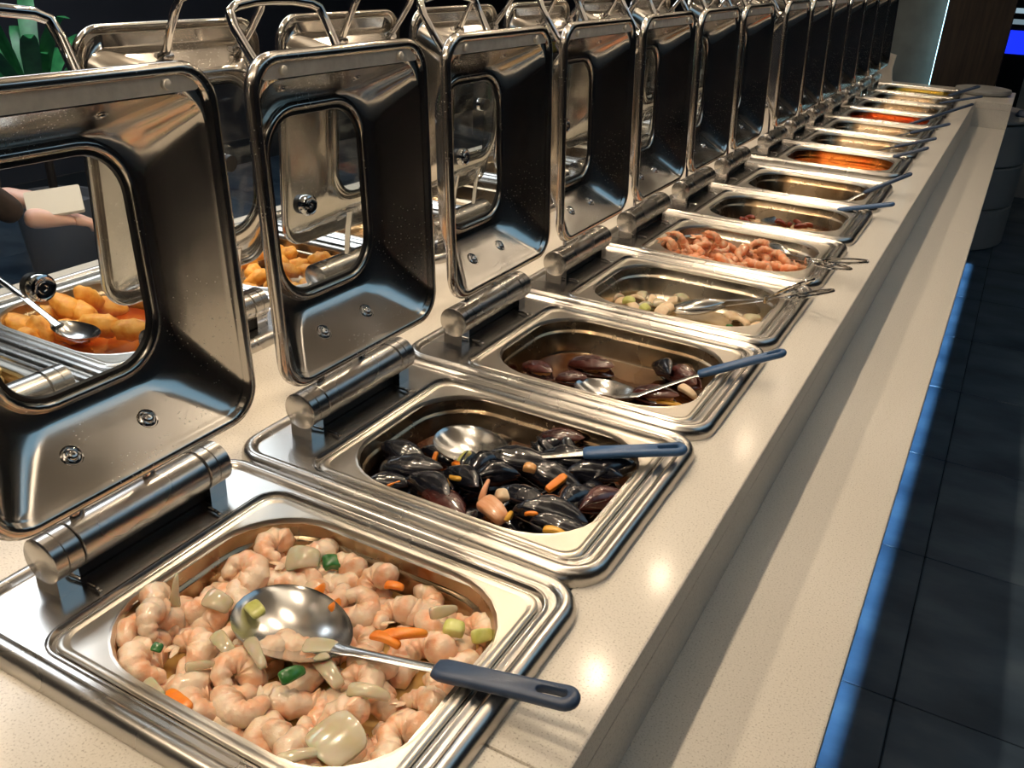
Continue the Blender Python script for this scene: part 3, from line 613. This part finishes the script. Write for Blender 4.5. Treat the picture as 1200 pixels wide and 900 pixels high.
# mussels
def shell_mb(l=.066, w_=.033, h=.0115, n=16, m_=10):
    """one valve: pointed hinge at x=0, round end at x=l, domed towards +z"""
    b = MB(); grid = []
    for i in range(n+1):
        t = i/n; wid = w_/2*(math.sin(PI*t**.80)**.62*(.42+.58*min(1, t*2.2)) if 0 < t < 1 else 0); cy = .20*w_*math.sin(t*PI)
        row = []
        for j in range(m_+1):
            s = j/m_*2-1; row.append((l*t, cy+s*wid, h*(max(0, 1-s*s)**.75)*max(0, math.sin(PI*t**.62))**.7*(1+.05*math.sin(t*40))))
        grid.append(row)
    vs = [p for r_ in grid for p in r_]; fs = [(i*(m_+1)+j, i*(m_+1)+j+1, (i+1)*(m_+1)+j+1, (i+1)*(m_+1)+j) for i in range(n) for j in range(m_)]
    b.add(vs, fs); return b
def make_mussel(m, gape=.35, meat=True):
    r_ = empty('mussel')
    for sg in (1, -1):
        b = shell_mb()
        if sg < 0: b.v = [(x, y, -z) for x, y, z in b.v]
        o = b.build('shell', m, r_, ang=80); o.rotation_euler.y = -sg*gape/2
        md = o.modifiers.new('s', 'SOLIDIFY'); md.thickness = .0013; md.offset = 0
    if meat and gape > .2:
        MB().blob((.034, .004, 0), (.020, .010, .006), 12, 8, lambda d: 1+.15*math.sin(d.x*9)+.1*math.cos(d.y*11)).build('meat', MEAT, r_)
    return r_
MP = [make_mussel(MUSSEL, .16), make_mussel(MUSSEL, .65), make_mussel(MUSSEL, .48), make_mussel(MUSSELRED, .22)]
used = set(); ML = 'glossy black mussel in the heap in the second pan'; MG = 'black mussels heaped in the second pan'
ZM = lambda x, y, y0: ('near' if y-y0 < .12 else 'far')+' '+('left' if x < .14 else 'middle' if x < .26 else 'right')
def mussel(k, loc, rot, sc, label, group=None):
    if label == ML: label = 'glossy black mussel in the heap in the second pan, %s part' % ZM(loc[0], loc[1], .4)
    o = MP[k] if k not in used else copy_tree(MP[k]); used.add(k)
    o.location = loc; o.rotation_euler = rot; o.scale = (sc,)*3; tag(o, label, 'mussel', group)
for i, (x, y) in enumerate(scatter(.04, .345, .03, .25, 30, .040, lambda x, y: inpan(x, y, .035) and y < .25)):
    mussel(0 if i % 3 else 2, (x, y+.4, -.045+rnd.uniform(-.004, .004)), (rnd.uniform(-1, 1), rnd.uniform(-.3, .3), rnd.uniform(0, 6.28)), 1.1, ML, MG)
for (u, v), z, k, rz, rx, sc, lab in [
    ((468, 532), -.030, 0, .1, .3, 1.25, None), ((480, 556), -.028, 0, .4, .2, 1.35, None), ((500, 578), -.026, 0, -.2, .4, 1.3, None), ((450, 572), -.034, 0, .6, .3, 1.1, None),
    ((516, 592), -.024, 3, -.25, .2, 1.3, 'reddish brown mussel lying at the near wall of the second pan'), ((560, 548), -.022, 1, 1.4, 1.2, 1.2, 'gaping black mussel standing beneath the blue handled spoon'),
    ((575, 560), -.024, 1, .9, 1.0, 1.1, 'half open mussel with orange meat in the middle of the second pan'), ((600, 548), -.022, 0, .35, .2, 1.6, None), ((640, 560), -.022, 0, .1, .3, 1.5, None),
    ((606, 590), -.018, 0, .0, .1, 1.2, None), ((640, 606), -.016, 0, .3, .4, 1.5, None), ((675, 590), -.018, 0, 1.2, .5, 1.3, None), ((690, 560), -.024, 2, .5, .6, 1.3, None), ((660, 545), -.022, 2, .2, .4, 1.3, None),
    ((706, 590), -.018, 3, 1.0, .5, 1.2, 'reddish brown mussel leaning on the right wall of the second pan'), ((712, 560), -.026, 2, 1.1, .8, 1.2, None), ((540, 566), -.022, 0, -.3, .5, 1.1, None),
    ((655, 620), -.016, 0, .1, -.3, 1.3, None), ((655, 520), -.030, 3, .3, .2, 1.1, 'reddish mussel at the back wall behind the blue handle')]:
    p = A(u, v, z=z); d = Vector((math.cos(rz), math.sin(rz), 0))*.03*sc
    mussel(k, p-d, (rx, rnd.uniform(-.15, .1), rz), sc, lab or ML, None if lab else MG)
for i, ((u, v), z, l, w_, h, bd, tp, rot, m, nm, lab) in enumerate([
 ((509, 539), -.020, .026, .010, .008, 0, .4, (.2, -1.0, 1.6), CARROT, 'carrot_stick', 'upright carrot stick at the left of the mussel heap'),
 ((464, 567), -.026, .030, .009, .007, .002, .3, (0, -.1, .9), CARROT, 'carrot_stick', 'carrot stick at the left end of the second pan'),
 ((652, 566), -.010, .040, .012, .009, 0, .1, (.3, -.2, 1.3), CARROT, 'carrot_stick', 'thick carrot stick leaning among the mussels on the right'),
 ((546, 563), -.014, .036, .008, .006, .004, .3, (.1, -.2, -.5), CARROT, 'carrot_stick', 'thin carrot stick over the reddish brown mussel'),
 ((536, 545), -.018, .022, .010, .006, .002, .3, (.1, -.2, -.4), CARROT, 'carrot_stick', 'short carrot stick below the spoon bowl'),
 ((623, 602), -.008, .020, .008, .005, .002, .3, (.1, -.2, .2), CARROT, 'carrot_stick', 'short carrot stick below the black mussel in front'),
 ((650, 623), -.010, .032, .012, .006, .004, .5, (.1, 0, .1), PEPPER, 'pepper_strip', 'yellow pepper strip at the near edge of the second pan'),
 ((596, 607), -.008, .034, .008, .006, .008, .2, (.3, .5, 1.9), PEPPER, 'pepper_strip', 'curved yellow pepper strip over the salmon'),
 ((538, 560), -.012, .030, .008, .005, .010, .2, (1.2, 0, .4), PEPPER, 'pepper_strip', 'arched yellow pepper strip in the middle of the mussels'),
 ((544, 537), -.016, .028, .010, .006, .006, .2, (.3, -.8, 1.0), LEEK, 'pepper_strip', 'curved green pepper strip below the spoon bowl'),
 ((578, 598), -.012, .050, .030, .014, .006, .3, (.3, .1, -.4), SALMON, 'salmon_piece', 'flaky salmon chunk at the near edge of the second pan'),
 ((568, 575), -.008, .036, .010, .007, .006, .5, (.2, -.6, 1.7), SALMON, 'salmon_piece', 'narrow salmon flake rising above the salmon chunk'),
 ((590, 582), -.010, .024, .018, .012, .004, .1, (.3, .2, .6), CHICKEN, 'squid_piece', 'pale squid piece beside the black mussel in front'),
 ((621, 549), -.010, .020, .014, .010, .003, .1, (.2, .1, .2), MEAT, 'scallop_piece', 'round orange scallop on top of the mussels'),
]):
    food(nm, chunk_mb(l, w_, h, bd, tp, seed=i+50, rag=.15), m, A(u, v, z=z), rot, lab, nm.split('_')[0])
# third pan
for (u, v), z, k, rz, rx, sc, lab in [((628, 437), -.052, 3, -.2, .2, 1.1, 'dark mussel at the left end of the brown sauce'), ((690, 434), -.058, 3, .1, .2, 1.4, 'brown mussel shell lying behind the spoon bowl'),
    ((668, 447), -.058, 3, .3, .3, .9, 'small open shell just left of the spoon bowl'), ((795, 447), -.052, 3, -.35, .9, 1.3, 'pale edged mussel leaning at the right end of brown sauce'),
    ((780, 440), -.050, 1, -.6, .9, 1.2, 'open mussel shell standing beside the spoon shaft'), ((765, 468), -.056, 3, .1, .1, 1.3, 'flat brown mussel by the near wall of the third pan')]:
    p = A(u, v, z=z); d = Vector((math.cos(rz), math.sin(rz), 0))*.03*sc; mussel(k, p-d, (rx, -.1, rz), sc, lab)
food('pepper_strip', chunk_mb(.05, .014, .005, .003, .3), PEPPER, A(785, 473, z=-.055), (.1, 0, .05), 'orange pepper strip at the near right of the third pan', 'pepper')
food('mussel_meat', chunk_mb(.045, .018, .009, .004, .4), CHICKEN, A(806, 459, z=-.045), (.3, .1, -.5), 'cream coloured mussel meat at the right end of third pan', 'mussel')
food('mussel_meat', chunk_mb(.06, .012, .005, .003, .3), CHICKEN, A(700, 428, z=-.058), (.1, 0, .0), 'long pale strip behind the spoon bowl in brown sauce', 'mussel')
# fourth pan: leftovers
r2 = random.Random(3)
for i, (u, v) in enumerate([(722, 350), (732, 356), (745, 352), (757, 360), (764, 352), (780, 362), (772, 356), (790, 354), (742, 362), (797, 350), (858, 372), (868, 378), (880, 375), (890, 384), (776, 366), (752, 348)]):
    g = i in (2, 12)
    food('onion_piece', chunk_mb(.046, .030, .009, .010, .35, seed=i, rag=.3), CHICKEN if i % 3 else ONION, A(u, v, z=-.062), (r2.uniform(-.6, .6), r2.uniform(-.4, .4), r2.uniform(0, 3)),
         'pale cooked onion or fish scrap left in the fourth pan', 'onion', 'scraps left in the fourth pan')
food('leek_piece', chunk_mb(.030, .022, .010, .006, .1), LEEK, A(737, 353, z=-.050), (.2, 0, .2), 'yellow green leek piece on the left scraps', 'leek')
food('leek_piece', chunk_mb(.026, .020, .008, .006, .1), LEEK, A(756, 361, z=-.048), (.5, 0, 1.2), 'curled green leek piece in front of the scraps', 'leek')
food('leek_piece', chunk_mb(.016, .008, .004, .002, .1), SCALLION, A(855, 382, z=-.070), (0, 0, .1), 'tiny dark green leek bit on the bare pan floor', 'leek')
# fifth pan: orange shrimp
SO = protos(shrimp_mb, 'shrimp', [((3.0, .021, .0095, 1.0, True), SHRIMPO), ((2.2, .026, .0095, 1.0, True), SHRIMPO)])
for n, zz, md in ((40, -.045, .030), (34, -.026, .034)):
    for x, y in scatter(.035, .35, .035, .28, n, md, lambda x, y: inpan(x, y, .03) and not (x > .2 and y > .30-.55*(x-.2)*1.2)):
        place(rnd.choice(SO), (x, y+1.6, zz+rnd.uniform(-.004, .004)), sc=1.15, label='orange cooked shrimp in the heap in the fifth pan, %s part' % ZM(x, y, 0), cat='shrimp', group='orange shrimp heaped in the fifth pan')
for (u, v), lab in [((788, 283), 'orange shrimp standing at the left end of fifth pan'), ((778, 290), 'orange shrimp leaning on the left wall of fifth pan'), ((830, 283), 'orange shrimp tail rising from the middle of the heap')]:
    place(SO[1], A(u, v, z=.0), (1.5, .3, .4), 1.0, lab, 'shrimp')
# sixth pan: chillies
for i, (u, v) in enumerate([(868, 258), (878, 256), (874, 260), (925, 264), (935, 262), (945, 265), (915, 262), (938, 266)]):
    food('chilli', chunk_mb(.040, .016, .012, .006, .4, seed=i, rag=.2), REDMEAT, A(u, v, z=-.050), (r2.uniform(-.6, .6), r2.uniform(-.5, .5), r2.uniform(0, 3)), 'dark red chilli lying in the sixth pan', 'chilli', 'chillies in the sixth pan')

# back row food
def potato_mb(seed):
    r_ = random.Random(seed); a = [r_.uniform(2, 5) for _ in range(3)]
    return MB().blob((0, 0, 0), (.034, .021, .019), 14, 10, lambda d: 1+.08*math.sin(a[0]*d.x*2)+.07*math.sin(a[1]*d.y*2+1)+.05*math.sin(a[2]*d.z*3))
PP = protos(potato_mb, 'potato_puff', [((s,), FRIED) for s in (1, 2, 3)])
for i, (u, v, z) in enumerate([(78, 360, -.01), (104, 350, -.01), (98, 367, -.02), (118, 381, -.01), (152, 386, -.01), (48, 386, -.03), (22, 382, -.03), (84, 388, -.03), (128, 360, -.04), (60, 372, -.04), (88, 374, -.04), (35, 395, -.04)]):
    place(PP[i % 3], A(u, v, z=z), (rnd.uniform(-.4, .4), rnd.uniform(-.9, .9), rnd.uniform(0, 6.2)), rnd.uniform(.95, 1.15), 'orange fried potato puff seen through the nearest lid window', 'potato', 'fried puffs beyond the nearest lid')
for x, y in scatter(.04, .35, .04, .28, 34, .045, lambda x, y: inpan(x, y, .035)):
    place(PP[rnd.randrange(3)], (-.47-x, FARYS[3]+y, -.035+rnd.uniform(0, .02)), sc=.85, label='golden nugget seen through the second lid window, %s part' % ZM(x, y, 0), cat='nugget', group='nuggets beyond the second lid')
sauce(0, -.055, ORANGESAUCE, 'orange oil under the fried puffs beyond the nearest lid', y=FARYS[2]+.3225, x=-.47, rz=PI)
fry = MB(); fry.loft([rr(-.004, .004, -.004, .004, .001, 1, z) for z in (-.036, -.034, .034, .036)], True, True); f0 = fry.build('potato_fry', FRIES, smooth=False); scene.collection.objects.unlink(f0)
for x, y in scatter(.04, .35, .04, .28, 110, .015, lambda x, y: inpan(x, y, .03)):
    place(f0, (-.47-x, FARYS[1]+y, -.03+rnd.uniform(0, .028)), (rnd.uniform(1.1, 2.0), rnd.uniform(-.4, .4), rnd.uniform(0, 6.2)), 1.1, 'pale potato fry in the heap below the fried puffs', 'fry', 'pale fries in the back row pan')
for x, y in scatter(.04, .35, .04, .28, 24, .055, lambda x, y: inpan(x, y, .035)):
    place(PP[rnd.randrange(3)], (-.47-x, FARYS[0]+y, -.035), sc=.9, label='golden potato wedge in the first pan of the back row', cat='potato', group='potato wedges in the back row')
T = A(112, 395, z=.0)
spoon('serving_spoon', T, A(64, 378, z=.004), A(30, 350, z=.03), A(-40, 300, z=.07), .06, 'steel spoon lying on the fried puffs beyond the nearest lid', hm=UTENSIL, hw=.012)

# ------------------------------------------------------------------ surroundings on the right
dr = empty('drum_cabinet', (.62, 5.25, FLOORZ)); tag(dr, 'grey round drum cabinet in three tiers behind the counter edge', 'cabinet')
DC = (.40+.0, 5.25)
dr.location = (.34, 5.93, FLOORZ)
DR = .50
for i in range(3):
    MB().lathe([(DR-.01, .25*i+.004), (DR, .25*i+.010), (DR, .25*i+.240), (DR-.01, .25*i+.247)], 56).build('tier', SLABGREY, dr)
MB().lathe([(DR-.02, .0), (DR-.02, .752), (DR+.012, .753), (DR+.016, .76), (DR+.012, .772), (DR-.02, .775)], 56).build('top', SLABGREY, dr)
o = MB().lathe([(.045, 0), (.05, .01), (.038, .03), (.035, .035)], 20).build('bowl', NAVY, loc=(.77, 5.85, FLOORZ+.775)); tag(o, 'small dark blue bowl on the drum cabinet', 'bowl')
sc = empty('display_screen', (0, 9, 0)); tag(sc, 'glowing blue screen in the dark at upper right', 'screen')
p0, p1 = A(1172, 62, y=9), A(1225, 38, y=9)
MB().box(p0.x, p1.x, -.01, 0, p0.z, p1.z).build('panel', SCREEN, sc, smooth=False)
MB().box(p0.x-.02, p1.x+.02, .002, .04, p0.z-.02, p1.z+.02).build('casing', BLACK, sc, smooth=False)
for (u0, v0, u1, v1), s, lab in (((1186, 15, 1225, 9), .5, 'thin pale light bar above the blue screen, upper of two'), ((1184, 28, 1225, 23), .28, 'thin pale light bar just above the blue screen, lower of two')):
    a, b = A(u0, v0, y=9), A(u1, v1, y=9)
    o = MB().box(a.x, b.x, 0, .03, a.z, a.z+.04).build('light_bar', emit('pale_bar', (.6, .85, 1), s), smooth=False, loc=(0, 9, 0)); tag(o, lab, 'light')
a = A(1186, 135, y=7.4); tag(MB().box(a.x+.01, a.x+.6, 0, .3, FLOORZ, .35).build('grey_column', SLABGREY, smooth=False, loc=(0, 7.4, 0)), 'grey block at the right edge behind the drum cabinet', 'column')

# ------------------------------------------------------------------ far left: guest and dark room
def skin_body(name, joints, edges, m, parent, root=0):
    me = bpy.data.meshes.new(name); me.from_pydata([j[0] for j in joints], edges, []); o = bpy.data.objects.new(name, me); scene.collection.objects.link(o); o.parent = parent
    s = o.modifiers.new('skin', 'SKIN'); s.use_smooth_shade = True
    for i, j in enumerate(joints): v = me.skin_vertices[0].data[i]; r_ = j[1]; v.radius = r_ if isinstance(r_, tuple) else (r_, r_); v.use_root = (i == root)
    sub(o, 2); me.materials.append(m); return o
HP = A(70, 240, x=-1.36)             # where the paper is held
pr = empty('person', (-1.66, .74, FLOORZ)); tag(pr, 'person in dark brown top holding a cream paper pad beyond the counter', 'person')
O = Vector((-1.66, .74, FLOORZ)); h = HP-O      # local target of the hands
Lh = h+Vector((-.03, -.035, .0)); Rh = h+Vector((.05, .02, -.035))
J = [((0, 0, .98), (.15, .11)), ((0, 0, 1.12), (.14, .10)), ((0.01, 0, 1.32), (.17, .12)), ((0, 0, 1.46), (.08, .08)), ((.01, 0, 1.54), .055),
     ((-.10, .15, 1.42), .065), ((-.02, .20, 1.16), .05), (tuple(Lh+Vector((-.10, -.05, .02))), .036),
     ((.12, -.14, 1.42), .065), ((.20, -.06, 1.15), .05), (tuple(Rh+Vector((-.06, -.12, .02))), .036),
     ((-.07, .07, .90), .10), ((-.06, .09, .50), .07), ((-.07, .10, .09), .045), ((.05, .16, .05), .04),
     ((.07, -.07, .90), .10), ((.09, -.05, .50), .07), ((.06, -.06, .09), .045), ((.17, 0, .05), .04)]
E_ = [(0, 1), (1, 2), (2, 3), (3, 4), (2, 5), (5, 6), (6, 7), (2, 8), (8, 9), (9, 10), (0, 11), (11, 12), (12, 13), (13, 14), (0, 15), (15, 16), (16, 17), (17, 18)]
body = skin_body('body', J, E_, CLOTH, pr)
hd = MB().blob((0, 0, 0), (.088, .075, .115), 20, 14, lambda d: 1-.10*max(0, -d.z)*(1 if d.x < 0 else .4)).build('head', SKIN, pr, loc=(.03, .02, 1.66)); hd.rotation_euler = (0, .35, .6)
MB().tube([(.01, 0, 1.50), (.02, .01, 1.60)], .05, 14).build('neck', SKIN, pr)
fb = MB(); fb.blob((.088, 0, -.015), (.018, .012, .022)); fb.blob((.0, .076, -.01), (.015, .008, .025)); fb.blob((.0, -.076, -.01), (.015, .008, .025)); fb.build('nose', SKIN, hd)
e = MB()
for s in (1, -1): e.blob((.078, s*.028, .012), (.010, .012, .008))
e.build('eye', BLACK, hd); MB().blob((.080, 0, -.058), (.008, .022, .006)).build('mouth', mat('lip', (.5, .2, .17), .5), hd)
MB().blob((-.016, 0, .025), (.092, .084, .110), 20, 14).build('hair', HAIR, hd)
def hand(root_pt, wrist, tgt, name):
    w0 = Vector(wrist); d = (Vector(tgt)-w0).normalized(); s = d.cross(Vector((0, 0, 1))).normalized(); u = s.cross(d)
    joints = [(tuple(w0), .030), (tuple(w0+d*.05), .027), (tuple(w0+d*.085), (.034, .018)), (tuple(w0+d*.13), (.038, .016))]; edges = [(0, 1), (1, 2), (2, 3)]
    for k, (off, ln) in enumerate(((-.030, .062), (-.010, .072), (.011, .068), (.030, .052))):
        a = w0+d*.125+s*off; n0 = len(joints)
        joints += [(tuple(a), .011), (tuple(a+d*ln*.45-u*.004), .0095), (tuple(a+d*ln*.8-u*.020), .0088), (tuple(a+d*ln*.9-u*.040), .008)]
        edges += [(3, n0), (n0, n0+1), (n0+1, n0+2), (n0+2, n0+3)]
    n0 = len(joints); a = w0+d*.085-s*.035; joints += [(tuple(a), .013), (tuple(a+d*.03-s*.022+u*.006), .0115), (tuple(a+d*.060-s*.020+u*.010), .0095)]; edges += [(2, n0), (n0, n0+1), (n0+1, n0+2)]
    return skin_body(name, joints, edges, SKIN, pr)
hand(None, Lh+Vector((-.10, -.05, .02)), Lh+Vector((.02, .03, .0)), 'hand'); hand(None, Rh+Vector((-.06, -.12, .02)), Rh+Vector((.0, .05, -.01)), 'hand')
pd = MB().loft([rr(-.038, .038, -.065, .065, .004, 2, z) for z in (-.006, .006)], True, True).build('paper_pad', PAPER, smooth=False, loc=h+O+Vector((.01, -.02, .012)))
pd.rotation_euler = (.15, .75, -.55); tag(pd, 'cream folded paper pad held by the guest beyond the lid', 'paper')

# plant and shelf in the dark behind
pc = A(30, 45, x=-3.2); pl = empty('potted_plant', (pc.x, pc.y, FLOORZ)); tag(pl, 'dark green leafy plant in the dark background at upper left', 'plant')
MB().lathe([(.13, 0), (.15, .02), (.19, .4), (.17, .4), (.16, .36)], 24).build('pot', POT, pl)
rp = random.Random(5)
for i in range(16):
    a = i*2.4; ln = rp.uniform(.45, .8); e_ = rp.uniform(.7, 1.2); b = MB(); pts = []; rad = []
    for j in range(7): t = j/6; pts.append((math.cos(a)*ln*t*math.cos(e_), math.sin(a)*ln*t*math.cos(e_), .36+pc.z-FLOORZ-.75+ln*(1.6*t-.9*t*t)*math.sin(e_)*1.2)); rad.append(.004+.035*math.sin(PI*min(1, t*.95+.05)))
    b.tube(pts, rad, 8, flat=.08); b.build('leaf', LEAF, pl)
MB().tube([(0, 0, .3), (0, 0, .36+pc.z-FLOORZ-.70)], .02, 8).build('stem', WOOD, pl)
s0 = A(650, 55, x=-3.4); sh = empty('back_shelf', (-3.4, s0.y, FLOORZ)); tag(sh, 'dark shelf in the background seen between the lid handles', 'shelf')
MB().box(-.2, .2, -1.2, 1.2, 0, s0.z-FLOORZ-.02).build('body', DARKWALL, sh, smooth=False)
for i, (c, dy) in enumerate((((.5, .35, .03), -.28), ((.45, .08, .04), -.1), ((.1, .35, .12), .06), ((.5, .4, .3), .22), ((.08, .12, .5), .45))):
    o = MB().lathe([(.05, 0), (.07, .02), (.07, .07), (.06, .09)], 16).build('storage_jar', mat('jar_%d' % i, c, .4), loc=(-3.3, s0.y+dy, s0.z-.02)); tag(o, 'small coloured jar on the dark background shelf, %s' % ['yellow', 'red', 'green', 'beige', 'blue'][i], 'jar')
